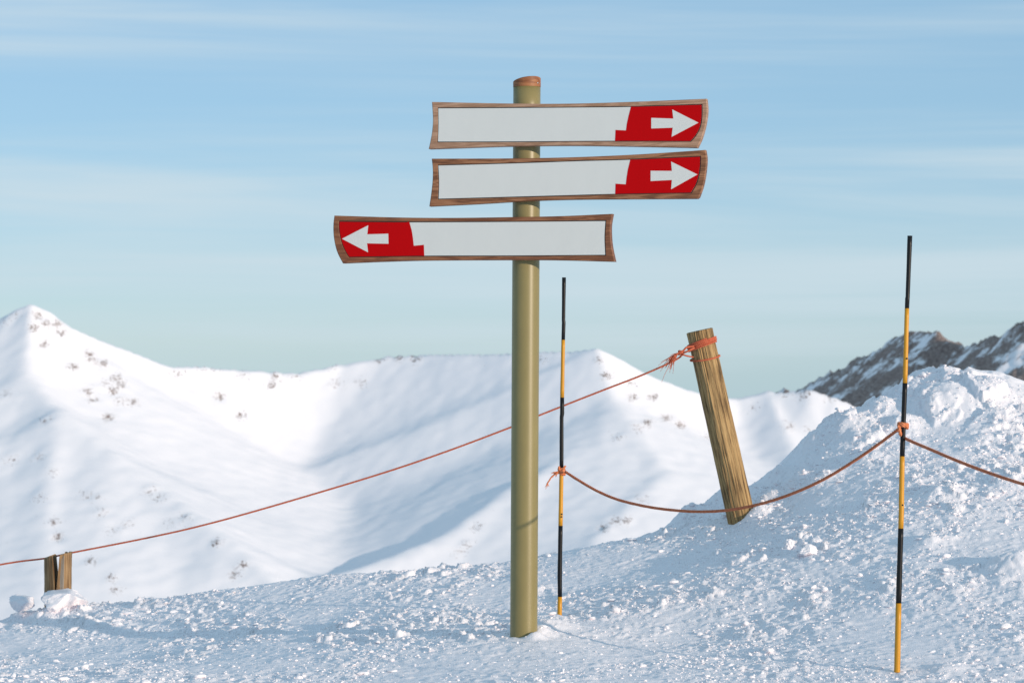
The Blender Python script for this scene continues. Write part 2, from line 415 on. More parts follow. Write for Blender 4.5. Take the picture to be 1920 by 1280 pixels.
# valley floor out to the horizon
an = np.linspace(0, 2 * math.pi, 96, endpoint=False)
rad = [0, 200, 500, 1000, 2000, 4000, 9000]
vv = [(0, 0, -178)] + [(r * math.cos(a), r * math.sin(a), -178 - max(0, r - 2000) * .06 + 6 * math.sin(3 * a + r)) for r in rad[1:] for a in an]
vf = [(0, 1 + i, 1 + (i + 1) % 96) for i in range(96)]
for k in range(len(rad) - 2):
    for i in range(96):
        j = (i + 1) % 96; vf.append((1 + k * 96 + i, 1 + (k + 1) * 96 + i, 1 + (k + 1) * 96 + j, 1 + k * 96 + j))
tag(mesh('valley', vv, vf, M_FAR, smooth=True), 'snow covered valley floor far below', None, None, 'structure')

# ------------------------------------------------------------------ far mountains
def seg_ridge(x, y, pts, s0, s1, L):
    h = np.full(x.shape, -1e9)
    for a, b in zip(pts[:-1], pts[1:]):
        d = b[:2] - a[:2]; t = np.clip(((x - a[0]) * d[0] + (y - a[1]) * d[1]) / d.dot(d), 0, 1)
        ds = np.hypot(x - a[0] - t * d[0], y - a[1] - t * d[1])
        h = np.maximum(h, a[2] + t * (b[2] - a[2]) - (s1 * ds + (s0 - s1) * L * (1 - np.exp(-ds / L))))
    return h
def smax(hs, k):
    m = np.max(hs, 0); return m + k * np.log(sum(np.exp((h - m) / k) for h in hs))
ridges = [
 # crest from the left summit round the cirque to the second summit and on to the right
 ([(-500, 760, 1430), (-150, 650, 1400), (0, 592, 1400), (30, 577, 1400), (58, 571, 1400), (90, 583, 1400), (130, 613, 1400), (200, 642, 1410), (320, 686, 1430), (380, 683, 1440), (450, 692, 1450),
   (560, 700, 1460), (640, 684, 1470), (720, 669, 1470), (800, 664, 1460), (950, 660, 1430), (1060, 660, 1410), (1120, 657, 1400), (1165, 680, 1400), (1210, 708, 1400), (1280, 738, 1410),
   (1380, 747, 1420), (1440, 737, 1420), (1520, 728, 1410), (1560, 740, 1405), (1600, 757, 1400), (1700, 800, 1390), (1900, 840, 1380), (2300, 860, 1380)], .85, .30, 110),
 ([(58, 571, 1400), (50, 690, 1340), (115, 770, 1290), (98, 850, 1245), (85, 960, 1190), (70, 1100, 1120), (60, 1250, 1040)], .75, .42, 60),
 ([(115, 770, 1290), (210, 840, 1250), (310, 915, 1215), (430, 1005, 1165), (520, 1090, 1125)], .55, .38, 60),
 ([(1120, 657, 1400), (1152, 755, 1350), (1120, 830, 1310), (970, 900, 1260), (830, 1000, 1205), (640, 1072, 1160), (500, 1140, 1120)], .49, .36, 60),
 ([(1152, 755, 1350), (1250, 880, 1270), (1200, 930, 1235), (1130, 1000, 1195), (1060, 1090, 1140)], .6, .4, 60),
 ([(1440, 737, 1420), (1500, 860, 1340), (1440, 960, 1270), (1380, 1060, 1200)], .6, .4, 60)]
mx_ = np.arange(-620, 680, 2.4); my_ = np.arange(780, 1900, 2.6)
MX, MY = np.meshgrid(mx_, my_)
hs = [seg_ridge(MX, MY, [P(*p) for p in r], a, b, L) for r, a, b, L in ridges]
MZ = smax(hs + [np.full(MX.shape, -176.0)], 3.0)
def soften(Z, n):
    k = np.exp(-np.linspace(-2, 2, 2 * n + 1) ** 2); k /= k.sum()
    for ax_ in (0, 1):
        Zp = np.pad(Z, [(n, n) if q == ax_ else (0, 0) for q in (0, 1)], mode='edge')
        Z = sum(k[j] * (Zp[j:j + Z.shape[0]] if ax_ == 0 else Zp[:, j:j + Z.shape[1]]) for j in range(2 * n + 1))
    return Z
cd = np.full(MX.shape, 1e9); main = [P(*p) for p in ridges[0][0]]
for a_, b_ in zip(main[:-1], main[1:]):
    d_ = b_[:2] - a_[:2]; t_ = np.clip(((MX - a_[0]) * d_[0] + (MY - a_[1]) * d_[1]) / d_.dot(d_), 0, 1)
    cd = np.minimum(cd, np.hypot(MX - a_[0] - t_ * d_[0], MY - a_[1] - t_ * d_[1]))
wt = sstep(6, 55, cd)
MZ = MZ * (1 - wt) + (.72 * soften(MZ, 4) + .28 * soften(MZ, 11)) * wt
amp = sstep(-176, -120, MZ)
MZ = MZ + amp * (1.5 * fbm(MX / 90, MY / 110, 3, 5) + .35 * fbm(MX / 9, MY / 9, 3, 9))
def rock_field(MX, MY, MZ, blobs):
    PX = 960 + MX / MY * F; PY = 640 - (MZ - CZ) / MY * F
    r = np.zeros(MX.shape)
    for X, Y, a, b, s in blobs:
        r = np.maximum(r, s * np.exp(-(((PX - X) / a) ** 2 + ((PY - Y) / b) ** 2)))
    return r
blobs = []
for X, Y in [(70, 591), (87, 608), (107, 607), (63, 614), (116, 624), (80, 645), (167, 664), (172, 674), (138, 687), (194, 681), (218, 708), (228, 720), (165, 733), (175, 749),
             (211, 732), (250, 753), (203, 782), (102, 979), (109, 1006), (441, 1076), (456, 1059), (412, 742), (451, 778), (405, 1018), (208, 1083), (218, 1107), (170, 1052),
             (517, 706), (511, 722), (1136, 704), (1187, 744), (1226, 744), (1214, 792), (1249, 783), (1276, 796), (1154, 976), (1174, 976), (1133, 989), (1514, 737), (748, 671), (712, 673), (779, 673)]:
    blobs.append((X, Y, 13, 10, .86))
for X, Y in [(10, 739), (87, 788), (73, 855), (73, 933), (160, 928), (179, 933), (242, 979), (213, 994), (194, 960), (281, 921), (300, 933), (320, 981), (345, 970), (378, 688), (334, 700), (402, 691), (455, 705),
             (556, 709), (630, 718), (678, 718), (619, 688), (876, 1020), (892, 987), (857, 1034), (1124, 676), (1185, 717), (1196, 803), (1330, 818), (1160, 821), (1203, 933), (1016, 674), (1518, 806),
             (1557, 747), (1413, 764), (199, 717), (228, 752), (30, 590), (10, 600), (1500, 745), (1470, 738), (1480, 800), (20, 860), (100, 885)]:
    blobs.append((X, Y, 19, 12, .54))
RK = rock_field(MX, MY, MZ, blobs)
MZ = MZ + RK * 1.6 * fbm(MX / 6, MY / 6, 2, 15)
mo = mesh('mountain', np.stack((MX.ravel(), MY.ravel(), MZ.ravel()), 1), grid_faces(*MX.shape), M_FAR, smooth=True)
at = mo.data.attributes.new('rock', 'FLOAT', 'POINT'); at.data.foreach_set('value', RK.ravel().astype(np.float32))
tag(mo, 'snow covered mountain ridge with two summits and a wide bowl between', None, None, 'structure')

# dark rocky mountain farther back on the right
def far_d(X): return 2900 - (X - 1380) * .83 if X < 2000 else 2385
rk = [(X, Y, far_d(X)) for X, Y in [(1180, 830), (1300, 800), (1380, 770), (1450, 742), (1490, 728), (1540, 705), (1580, 688), (1640, 655), (1690, 630), (1725, 620), (1755, 617), (1775, 628),
      (1795, 650), (1830, 640), (1870, 624), (1920, 603), (2000, 570), (2150, 540), (2400, 560)]]
rk2 = [[(1755, 617, far_d(1755)), (1690, 720, 2500), (1600, 820, 2400)], [(1920, 603, far_d(1920)), (1830, 720, 2340), (1740, 860, 2240)], [(1640, 655, far_d(1640)), (1580, 740, 2600), (1500, 840, 2500)]]
qx = np.arange(60, 1000, 3.4); qy = np.arange(2100, 3250, 3.8)
QX, QY = np.meshgrid(qx, qy)
QZ = smax([seg_ridge(QX, QY, [P(*p) for p in r], .8, .55, 100) for r in [rk] + rk2] + [np.full(QX.shape, -176.0)], 2.0)
g = fbm(QX / 60 + QY / 160, QY / 60, 5, 25, .6)
near = sstep(-170, -60, QZ)
QZ = QZ + near * (6 * g + 5 * np.abs(fbm(QX / 22, QY / 30, 4, 28, .6)) - 3)
ro = mesh('rocky_mountain', np.stack((QX.ravel(), QY.ravel(), QZ.ravel()), 1), grid_faces(*QX.shape), M_ROCK, smooth=True)
at = ro.data.attributes.new('rock', 'FLOAT', 'POINT')
at.data.foreach_set('value', (0.62 + .20 * fbm(QX / 40, QY / 40, 3, 33)).ravel().astype(np.float32))
tag(ro, 'dark rocky mountain streaked with snow behind the bank', None, None, 'structure')

# ------------------------------------------------------------------ signpost
D0 = 12.45
base = P(982, 1192, D0); top = P(988, 163.5, D0)
sp = thing('signpost', (base[0], base[1], gz(base[0], base[1])), 'tall khaki signpost carrying three wooden framed arrow boards', 'signpost')
mb = MB()
ax = top - base
mb.tube([base - ax * .12 + ax * 1.12 * t for t in np.linspace(0, 1, 30)], .0703, 64)
mb.build('post', M_POST, sp)
# slanted wooden cap
c = MB(); n = 64; th = np.linspace(0, 2 * math.pi, n, endpoint=False)
R = .0712; ppm = F / D0
cx, cy, cz = top
lo = np.stack((cx + R * np.cos(th), cy + R * np.sin(th), np.full(n, cz - .001)), 1)
hi = lo.copy(); hi[:, 2] = cz + .034 + (3.3 * np.cos(th) - 4.2 * np.sin(th)) / ppm
hi2 = hi.copy(); hi2[:, :2] = (hi[:, :2] - (cx, cy)) * .95 + (cx, cy); hi2[:, 2] += .002
c.add(np.vstack((lo, hi, hi2)), [(i, (i + 1) % n, n + (i + 1) % n, n + i) for i in range(n)] + [(n + i, n + (i + 1) % n, 2 * n + (i + 1) % n, 2 * n + i) for i in range(n)]
      + [tuple(range(2 * n, 3 * n)), tuple(range(n))[::-1]])
cap = c.build('cap', M_CAP, sp, smooth=False)
def screw(p, nrm, r, parent, name='screw'):
    nrm = np.asarray(nrm, float); nrm /= np.linalg.norm(nrm)
    m = MB(); m.tube([p - nrm * .004, p + nrm * .0015, p + nrm * .003], [r, r, r * .6], 10); return m.build(name, M_STEEL, parent)
screw(np.array((cx + .055, cy - math.sqrt(R * R - .055 ** 2), cz + .016)), (.055, -.045, 0), .005, cap)

def z1(pts): return [(780 + x / 3.3103, 130 + y / 3.3103) for x, y in pts]
def z2(pts): return [(600 + x / 4.8, 380 + y / 4.8) for x, y in pts]
def z6(pts): return [(1140 + x / 5.82, 170 + y / 5.82) for x, y in pts]
YAW = math.radians(13)
nrm = np.array((-math.sin(YAW), -math.cos(YAW), 0)); T = .05
def on_plane(px, off, zref):
    """photograph pixels laid on the front plane of a board; off moves along the board's normal"""
    axx = base + ax * ((zref - base[2]) / ax[2])
    p0 = axx + nrm * (.0703 + T)
    d = np.array([((x - 960) / F, 1, -(y - 640) / F) for x, y in px])
    t = (nrm.dot(p0 - np.array((0, 0, CZ)))) / (d @ nrm)
    return d * t[:, None] + np.array((0, 0, CZ)) + nrm * off
def inset(loop, dist):
    """move a closed loop (on a board plane) inwards"""
    ex = np.array((math.cos(YAW), -math.sin(YAW), 0)); u = np.stack((loop @ ex, loop[:, 2]), 1)
    a = np.roll(u, 1, 0); b = np.roll(u, -1, 0)
    e1 = u - a; e2 = b - u
    e1 /= np.linalg.norm(e1, axis=1)[:, None] + 1e-9; e2 /= np.linalg.norm(e2, axis=1)[:, None] + 1e-9
    n1 = np.stack((e1[:, 1], -e1[:, 0]), 1); n2 = np.stack((e2[:, 1], -e2[:, 0]), 1)
    m = n1 + n2; m /= (np.linalg.norm(m, axis=1)[:, None] + 1e-9)
    k = np.clip((m * n1).sum(1), .4, 1)[:, None]
    q = m / k * dist
    return loop + q[:, :1] * ex[None] + q[:, 1:] * np.array((0, 0, 1.0))[None]
NS = 28
def loop4(sides):
    """sides in order top (left to right), right (down), bottom (right to left), left (up)"""
    return [xy for s in sides for xy in resample(s, NS + 1)[:-1]]
def board(zref, outer, inner, red, arrow, wood, label):
    O = np.array(loop4(outer)); I = np.array(loop4(inner)); n = len(O)
    o0 = on_plane(O, 0, zref); i0 = on_plane(I, 0, zref)
    oc = inset(o0, .0035); ic = inset(i0, -.0015)
    rings = [i0 - nrm * .006, i0 - nrm * .0015, ic, oc, o0 - nrm * .0035, o0 - nrm * (T - .0035), oc - nrm * T]
    v = np.vstack(rings); f = []
    for k in range(len(rings) - 1):
        for i in range(n):
            j = (i + 1) % n; f.append((k * n + i, k * n + j, (k + 1) * n + j, (k + 1) * n + i))
    f.append(tuple((len(rings) - 1) * n + i for i in range(n)))
    f.append(tuple(range(n))[::-1])
    b = mesh('sign_board', v, f, wood, sp, False); tag(b, label)
    def plate(name, loop, z, mat, th):
        q = len(loop); vv = np.vstack((loop + nrm * z, loop + nrm * (z - th)))
        return mesh(name, vv, [tuple(range(q))[::-1], tuple(range(q, 2 * q))] + [(i, (i + 1) % q, q + (i + 1) % q, q + i) for i in range(q)], mat, b, False)
    plate('gap_shade', inset(i0, .0004), -.0045, M_GAP_SHADE, .0010)  # black plate behind the panel, added as the gap's dark shade line
    plate('sign_panel', inset(i0, .0042), -.0024, M_PANEL, .0020)
    bd = on_plane(red[:6], 0, zref); L_ = inset(i0, .0041); e_x = np.array((math.cos(YAW), -math.sin(YAW), 0))
    sL = L_ @ e_x; s0, s1 = bd[0] @ e_x, bd[-1] @ e_x; ix = np.arange(len(L_))
    if bd[0] @ e_x > base @ e_x:      # arrow end on the right: red runs round the right end of the panel
        keep = ((ix < NS) & (sL > s0)) | ((ix >= NS) & (ix <= 2 * NS)) | ((ix > 2 * NS) & (ix <= 3 * NS) & (sL > s1))
        rl = np.vstack((L_[keep], bd[::-1]))
    else:
        lo_p = L_[(ix >= 2 * NS) & (ix < 3 * NS) & (sL < s1)]; lf_p = L_[ix >= 3 * NS]; up_p = L_[(ix < NS) & (sL < s0)]
        rl = np.vstack((lo_p, lf_p, up_p, bd))
    plate('red_field', rl, -.0014, M_REDP, .0006)
    plate('arrow', on_plane(arrow, 0, zref), -.0006, M_PANEL, .0006)
    return b
def shrink(pts, k, c):
    return [(c[0] + (x - c[0]) * k, c[1] + (y - c[1]) * k) for x, y in pts]
# topmost board
o = [z1([(98, 203), (600, 213), (980, 213), (1400, 200), (1803, 183)]), z1([(1803, 183), (1808, 260), (1795, 350), (1772, 430), (1745, 487)]),
     z1([(1745, 487), (1400, 480), (1000, 474), (600, 478), (78, 495)]), z1([(78, 495), (92, 430), (101, 370), (104, 300), (98, 203)])]
i = [z1([(133, 238), (600, 236), (1000, 233), (1335, 229), (1777, 216)]), z1([(1777, 216), (1776, 300), (1765, 360), (1740, 410), (1706, 450)]),
     z1([(1706, 450), (1236, 449), (600, 453), (131, 454)]), z1([(131, 454), (134, 350), (133, 238)])]
r = z1([(1334, 232.5), (1319, 290), (1308, 340), (1303, 380), (1238, 377), (1235, 445.5), (1470, 445.5), (1703, 446.5), (1736, 408), (1761, 358), (1772, 300), (1773.5, 219.5), (1560, 226)])
a = z1([(1460, 302), (1597, 307), (1590, 250), (1753, 332), (1586, 420), (1593, 363), (1460, 368)])
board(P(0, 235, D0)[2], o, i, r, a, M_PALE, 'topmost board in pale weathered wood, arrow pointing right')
# middle board
o = [z1([(97, 555), (600, 553), (1000, 545), (1400, 527), (1792, 501)]), z6([(1062, 647), (1075, 750), (1062, 900), (1035, 1040), (985, 1183)]),
     z1([(1745, 803), (1400, 805), (1000, 808), (700, 817), (400, 835), (82, 851)]), z1([(82, 851), (95, 760), (102, 690), (103, 620), (97, 555)])]
i = [z1([(133, 593), (600, 580), (1000, 566), (1330, 557), (1768, 538)]), z1([(1768, 538), (1766, 600), (1757, 660), (1738, 720), (1708, 770)]),
     z1([(1708, 770), (1236, 778), (800, 790), (400, 801), (135, 808)]), z1([(135, 808), (138, 700), (133, 593)])]
r = z1([(1330, 561), (1315, 620), (1307, 670), (1302, 714), (1238, 710), (1236, 774), (1470, 770), (1705, 766), (1734, 718), (1753, 658), (1762, 600), (1764, 541.5), (1560, 550.5)])
a = z1([(1456, 630), (1588, 631), (1583, 573), (1747, 653), (1583, 745), (1588, 687), (1456, 694)])
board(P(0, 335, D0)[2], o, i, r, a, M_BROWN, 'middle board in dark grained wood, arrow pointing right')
# lowest board
o = [z2([(128, 116), (700, 133), (1200, 137), (1740, 131)])[:-1] + z1([(603, 917), (900, 911), (1219, 897)]), z1([(1219, 897), (1208, 960), (1207, 1020), (1214, 1100), (1234, 1194)]),
     z1([(1234, 1194), (900, 1185)]) + z2([(1740, 516), (1000, 520), (600, 530), (205, 546)]), z2([(205, 546), (165, 470), (140, 400), (122, 300), (119, 200), (128, 116)])]
i = [z2([(170, 165), (800, 170), (1740, 166)]) + [(1136.5, 413)], [(1136.5, 413), (1134.7, 444), (1136, 479.2)],
     [(1136, 479.2)] + z2([(1740, 482), (940, 484), (262, 494)]), z2([(262, 494), (235, 455), (200, 380), (178, 300), (168, 220), (170, 165)])]
r = z2([(803, 172), (825, 250), (836, 320), (843, 388), (934, 379), (938, 480), (600, 485), (266, 489), (240, 453), (206, 379), (184, 299), (174, 220), (175, 170), (500, 172)])
a = z2([(197, 325), (434, 203), (425, 285), (614, 279), (616, 370), (423, 366), (432, 447)])[::-1]
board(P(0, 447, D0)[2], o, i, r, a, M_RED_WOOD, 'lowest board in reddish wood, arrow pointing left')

# ------------------------------------------------------------------ black and yellow marker poles
def marker_pole(D, nodes, label, marks):
    """nodes: pixel X, Y, width in px down the pole, and the colour of the band that starts there"""
    foot = P(nodes[-1][0], nodes[-1][1], D)
    t = thing('marker_pole', (foot[0], foot[1], gz(foot[0], foot[1])), label, 'marker pole', 'black and yellow marker poles')
    k = D / F
    for q in range(len(nodes) - 1):
        seg = nodes[q]; nx = nodes[q + 1]
        pts = [P(seg[0], seg[1], D)] + [P(mx, my, D) for mx, my, _ in (seg[4] if len(seg) > 4 else [])] + [P(nx[0], nx[1], D)]
        rs = [seg[2]] + [mw for _, _, mw in (seg[4] if len(seg) > 4 else [])] + [nx[2]]
        if q == len(nodes) - 2:
            pts.append(pts[-1] + (pts[-1] - pts[-2]) / np.linalg.norm(pts[-1] - pts[-2]) * .35); rs.append(nx[2])
        pts = np.array(pts); s = np.r_[0, np.cumsum(np.linalg.norm(np.diff(pts, axis=0), axis=1))]
        tt = np.unique(np.r_[np.linspace(0, s[-1], 9), s]); p = np.stack([np.interp(tt, s, pts[:, j]) for j in range(3)], 1)
        rr = np.interp(tt, s, rs) * k / 2 * (1 + .02 * np.sin(tt * 31))
        m = MB(); m.tube(p, rr, 20)
        m.build('black_band' if seg[3] == 'k' else 'yellow_band', M_BLK if seg[3] == 'k' else M_YEL, t)
    for mx, my, a in marks:
        p = P(mx, my, D); rr = 5 * k
        m = MB(); n_ = np.array((math.sin(a), -math.cos(a), 0)); c_ = p + n_ * rr
        m.tube([c_ - n_ * .006, c_ + n_ * .0012], .0042, 8); m.build('nail_hole', M_HOLE, t)
    return t
DR, DL = 11.2, 13.2
marker_pole(DR, [(1706, 442, 9.2, 'k', [(1701.8, 556, 8.0), (1701.3, 560, 8.6)]), (1700.5, 578, 8.4, 'y'), (1696.8, 718, 9.2, 'k'), (1691.5, 855, 9.6, 'y', [(1690, 945, 10.2), (1690.2, 950, 9.9)]),
                 (1689, 990, 10.2, 'k'), (1684.8, 1130, 10.8, 'y'), (1682, 1257, 11.6, 'e')],
            'taller marker pole standing nearest, right of the leaning post, with rope on both sides', [(1699, 672, .1), (1691, 946, .1), (1683.5, 1233, -.3)])
marker_pole(DL, [(1057.5, 520, 7.4, 'k', [(1056.5, 600, 6.6), (1057, 604, 7.0)]), (1056, 637, 7.0, 'y'), (1054, 745, 7.6, 'k', [(1054, 775, 8.0), (1053, 782, 7.4)]), (1052.8, 878, 7.8, 'y'),
                 (1051, 985, 8.2, 'k', [(1049.5, 1078, 8.6)]), (1049.8, 1118, 8.4, 'y'), (1049, 1159, 8.8, 'e')],
            'shorter marker pole beside the signpost with a frayed orange knot', [(1052.5, 968, .1), (1053, 963, .1)])

# ------------------------------------------------------------------ leaning wooden post and split stump
def log_mesh(p0, p1, r0, r1, n=72, m=70, seed=0, groove=.006, cutz=None):
    axv = p1 - p0; L = np.linalg.norm(axv); axv = axv / L
    a = np.cross(axv, (0, 1.0, 0)); a /= np.linalg.norm(a); b = np.cross(axv, a)
    th = np.linspace(0, 2 * math.pi, n, endpoint=False); s = np.linspace(0, 1, m)
    TH, SS = np.meshgrid(th, s)
    g = fbm(np.cos(TH) * 5 + 9, np.sin(TH) * 5 + SS * 1.6, 4, 100 + seed, .6)
    g2 = np.minimum(0, fbm(np.cos(TH) * 9 + 3, np.sin(TH) * 9 + SS * 2.3, 2, 120 + seed) + .25)
    r = (r0 + (r1 - r0) * SS) * (1 + .03 * np.cos(2 * TH + seed)) + groove * .6 * g + groove * 1.5 * g2
    c = p0 + (p1 - p0) * SS[..., None]
    v = c + r[..., None] * (np.cos(TH)[..., None] * a + np.sin(TH)[..., None] * b)
    return v, axv
DG = 15.0
lp0 = P(1397.5, 1005, DG); lp1 = P(1312, 620, DG)
wp = thing('wooden_post', (*P(1391, 972, DG)[:2], gz(*P(1391, 972, DG)[:2])), 'leaning weathered round wooden post with red rope tied round its top', 'post')
v, lax = log_mesh(lp0, lp1, .0850, .0784, seed=1, groove=.008)
m_, n_ = v.shape[:2]
vv = v.reshape(-1, 3); ff = [(i * n_ + j, i * n_ + (j + 1) % n_, (i + 1) * n_ + (j + 1) % n_, (i + 1) * n_ + j) for i in range(m_ - 1) for j in range(n_)]
ctr = lp1 + lax * .004
vv = np.vstack((vv, v[-1] * .9 + ctr * .1 + lax * .003, [ctr])); q = m_ * n_
ff += [((m_ - 1) * n_ + j, (m_ - 1) * n_ + (j + 1) % n_, q + (j + 1) % n_, q + j) for j in range(n_)] + [(q + j, q + (j + 1) % n_, q + n_) for j in range(n_)]
# the trunk's own frame runs along its grain
rot = Vector(lax).to_track_quat('Z', 'Y').to_matrix(); Rm = np.array(rot)
lo_ = mesh('trunk', (vv - lp0) @ Rm + lp0, ff, M_LOG, wp, False)
me = lo_.data; cc = np.empty(len(me.vertices) * 3, np.float32); me.vertices.foreach_get('co', cc)
cc = cc.reshape(-1, 3) + np.array(wp.location) - lp0; me.vertices.foreach_set('co', cc.astype(np.float32).ravel()); me.update()
lo_.location = Vector(lp0) - wp.location; lo_.rotation_euler = rot.to_euler()

DS = 15.6
sc_ = P(109, 1080, DS); sr = .0855
st = thing('split_post', (sc_[0], sc_[1], gz(sc_[0], sc_[1])), 'short wooden post split down the middle, behind a snow block', 'post')
def half(side, tops, mat, name):
    """half of the split stump: side -1 left, 1 right; the split face stands a little open"""
    nA, nZ = 20, 26
    ang = np.linspace(math.pi * .5, math.pi * 1.5, nA) if side < 0 else np.linspace(-math.pi * .5, math.pi * .5, nA)
    zb = sc_[2] - .22; rows = []
    for kz, s in enumerate(np.linspace(0, 1, nZ)):
        gap = .001 + .021 * max(0, s - .33) / .67
        ring = []
        for a_ in ang:
            x = sr * math.cos(a_); y = sr * math.sin(a_)
            if side < 0: x = min(x, -gap) - gap * .2
            else: x = max(x, gap) + gap * .1
            zt = tops(x, y)
            r_ = 1 + .05 * float(fbm(np.array([math.cos(a_) * 4 + 5 * side]), np.array([math.sin(a_) * 4 + s * 1.2]), 3, 140)[0])
            ring.append((sc_[0] + x * r_, sc_[1] + y * r_, zb + (zt - zb) * s))
        for t_ in np.linspace(0, 1, 8)[1:-1]:     # split face
            y = (-1 if side > 0 else 1) * 0
            a0, a1 = np.array(ring[nA - 1]), np.array(ring[0])
            p_ = a0 + (a1 - a0) * t_
            p_[0] += .004 * math.sin(9 * t_ + s * 4) * side
            p_[2] = zb + (tops(p_[0] - sc_[0], p_[1] - sc_[1]) - zb) * s
            ring.append(tuple(p_))
        rows.append(ring)
    n = len(rows[0]); v = [p for r_ in rows for p in r_]
    f = [(i * n + j, i * n + (j + 1) % n, (i + 1) * n + (j + 1) % n, (i + 1) * n + j) for i in range(nZ - 1) for j in range(n)]
    f.append(tuple((nZ - 1) * n + j for j in range(n)))
    return mesh(name, v, f, mat, st, False)
ztop = lambda Y: P(0, Y, DS)[2]
half(-1, lambda x, y: ztop(1040) - (.018 if x < -.05 else 0) - (.05 * max(0, (x + .03) / .03) if x > -.03 else 0) + .004 * math.sin(x * 300), M_STUMP, 'left_half')
half(1, lambda x, y: ztop(1036) + .19 * (x - .045) - (.055 * max(0, (.03 - x) / .03) if x < .03 else 0) + .004 * math.sin(y * 260), M_STUMP, 'right_half')
# grey splinter standing in the split
sl_ = MB(); a0 = P(113, 1125, DS - .065); a1 = P(116.5, 1046, DS - .072)
for j, (dx, h_) in enumerate([(0, 0), (.010, .012)]):
    sl_.tube([a0 + (dx, 0, 0), a0 * .5 + a1 * .5 + (dx, -.004, 0), a1 + (dx, 0, h_ * 1.4)], [.011, .010, .005], 7)
sl_.build('splinter', M_GREYW, st, smooth=False)

# ------------------------------------------------------------------ ropes
# long thin rope from the split post to the leaning post
br = MB()
pts = [P(-420, 1150, 15.9), P(-200, 1100, 15.85), P(0, 1058, DS + .13), P(85, 1046, DS + .097), P(135, 1035.5, DS + .08), P(270, 1009, 15.55), P(373, 986, 15.45), P(500, 951.5, 15.37), P(700, 892, 15.27), P(830, 848.5, 15.2),
       P(958, 800.5, 15.14), P(1012, 778, 15.1), P(1130, 731.5, 15.03), P(1200, 704.5, 14.98), P(1262, 677, 14.95), P(1281, 664, 14.93)]
gp = pts[0].copy(); gp[2] = gz(gp[0], gp[1]) - .02
br.rope([gp] + pts, .0062)
rb = thing('rope', P(1281, 664, 14.93), 'long thin red rope stretched from the split post up to the leaning post', 'rope')
br.build('line', M_ROPE_B, rb)
def wrap(center, axis, r, turns, rise, R, start=0, steps=26, tilt=(0, 0)):
    axis = axis / np.linalg.norm(axis); a = np.cross(axis, (0, 1.0, 0)); a /= np.linalg.norm(a); b = np.cross(axis, a)
    q = []
    for t in np.linspace(0, 1, int(steps * turns)):
        th = start + t * turns * 2 * math.pi
        q.append(center + axis * (rise * t + tilt[0] * math.cos(th) + tilt[1] * math.sin(th)) + r * (math.cos(th) * a + math.sin(th) * b))
    return np.array(q)
w_ = MB()
cw = P(1317.5, 650, DG)
w_.rope(wrap(cw, lax, .0890, 3.3, .038, .0075, 0, 26, (-.010, .004)), .0062)
w_.rope(wrap(cw + lax * .012, lax, .0920, 1.6, .02, .0075, 1, 26, (-.013, .006)), .0062)
cl_ = P(1322, 671, DG)
w_.rope(wrap(cl_, lax, .0915, 1, 0, .006, .5, 30, (.004, -.010)), .0055)
w_.build('coil', M_ROPE_B, rb)
def knot(mb, c, s, R, seed):
    rr = random.Random(seed)
    for k in range(3):
        ph = rr.uniform(0, 6.28); tl = rr.uniform(-.9, .9)
        q = [c + s * np.array((math.cos(t) * .9, math.sin(t) * math.cos(tl) * .8, math.sin(t + ph) * .7)) for t in np.linspace(0, 5.6, 18)]
        mb.rope(q, R)
kb = MB(); kb.rope([P(1279, 661, 14.9), P(1286, 652, 14.89), P(1294, 650, 14.91), P(1301, 649, 14.92)], .0066); kb.rope([P(1279, 662, 14.9), P(1290, 658, 14.88), P(1302, 652, 14.91)], .0066); kb.rope([P(1279, 664, 14.9), P(1288, 667, 14.9), P(1300, 669.5, 14.92)], .0055); knot(kb, P(1277, 661, 14.9), .016, .0062, 3); kb.build('knot', M_ROPE_B, rb)
def tassel(mb, c, d, L, spread, n, r, seed, droop=.4):
    rr = random.Random(seed); d = np.asarray(d, float); d /= np.linalg.norm(d)
    for k in range(n):
        l = L * rr.uniform(.55, 1.1); j = np.array([rr.gauss(0, spread) for _ in range(3)])
        q = []
        for t in np.linspace(0, 1, 7):
            wv = np.array((math.sin(t * 9 + k), math.sin(t * 7 + k * 2), math.cos(t * 8 + k * 3))) * .035 * L * t
            q.append(c + (d + j * t) * l * t + np.array((0, 0, -droop * l * t * t)) + wv)
        mb.tube(np.array(q), [r, r, r, r, r * .9, r * .8, r * .5], 4)
tb = MB(); tassel(tb, P(1275, 660, 14.88), (-.75, -.1, -.25), .095, .30, 38, .0017, 5, .75); tb.build('frayed_end', M_ROPE_B, rb)

# thicker rope slung between the marker poles and on to the right
rf = thing('rope', P(1053, 885, DL), 'thicker brown rope sagging between the two marker poles and on past the right one', 'rope')
def dpt(X): return DL + (DR - DL) * (X - 1050) / (1692 - 1050)
fr = MB()
pp = [(1060, 884), (1085, 900), (1120, 920), (1160, 936.5), (1215, 949.5), (1270, 956.5), (1320, 958.5), (1370, 955), (1430, 943), (1490, 923), (1550, 895), (1610, 858), (1650, 830), (1686, 803)]
fp = [P(x, y, dpt(x) - .02) for x, y in pp]
fr.rope(fp, .0080)
p2 = [P(1696, 821, DR + .02), P(1712, 828.5, 11.08), P(1750, 844.5, 10.83), P(1790, 861.5, 10.6), P(1850, 884.5, 10.3), P(1920, 907.5, 10.0), P(2010, 932, 9.7), P(2150, 975, 9.3)]
e_ = P(2420, 1120, 8.6); e_[2] = gz(e_[0], e_[1]) - .03
fr.rope(p2 + [e_], .0074)
fr.build('line', M_ROPE_F, rf)
kr = MB(); pax = P(1706, 442, DR) - P(1682, 1257, DR); rc_ = P(1693, 800, DR)
kr.rope(wrap(rc_, pax, .0195, 2.2, .016, .0098, 2.6, 22, (.004, 0)), .0088)
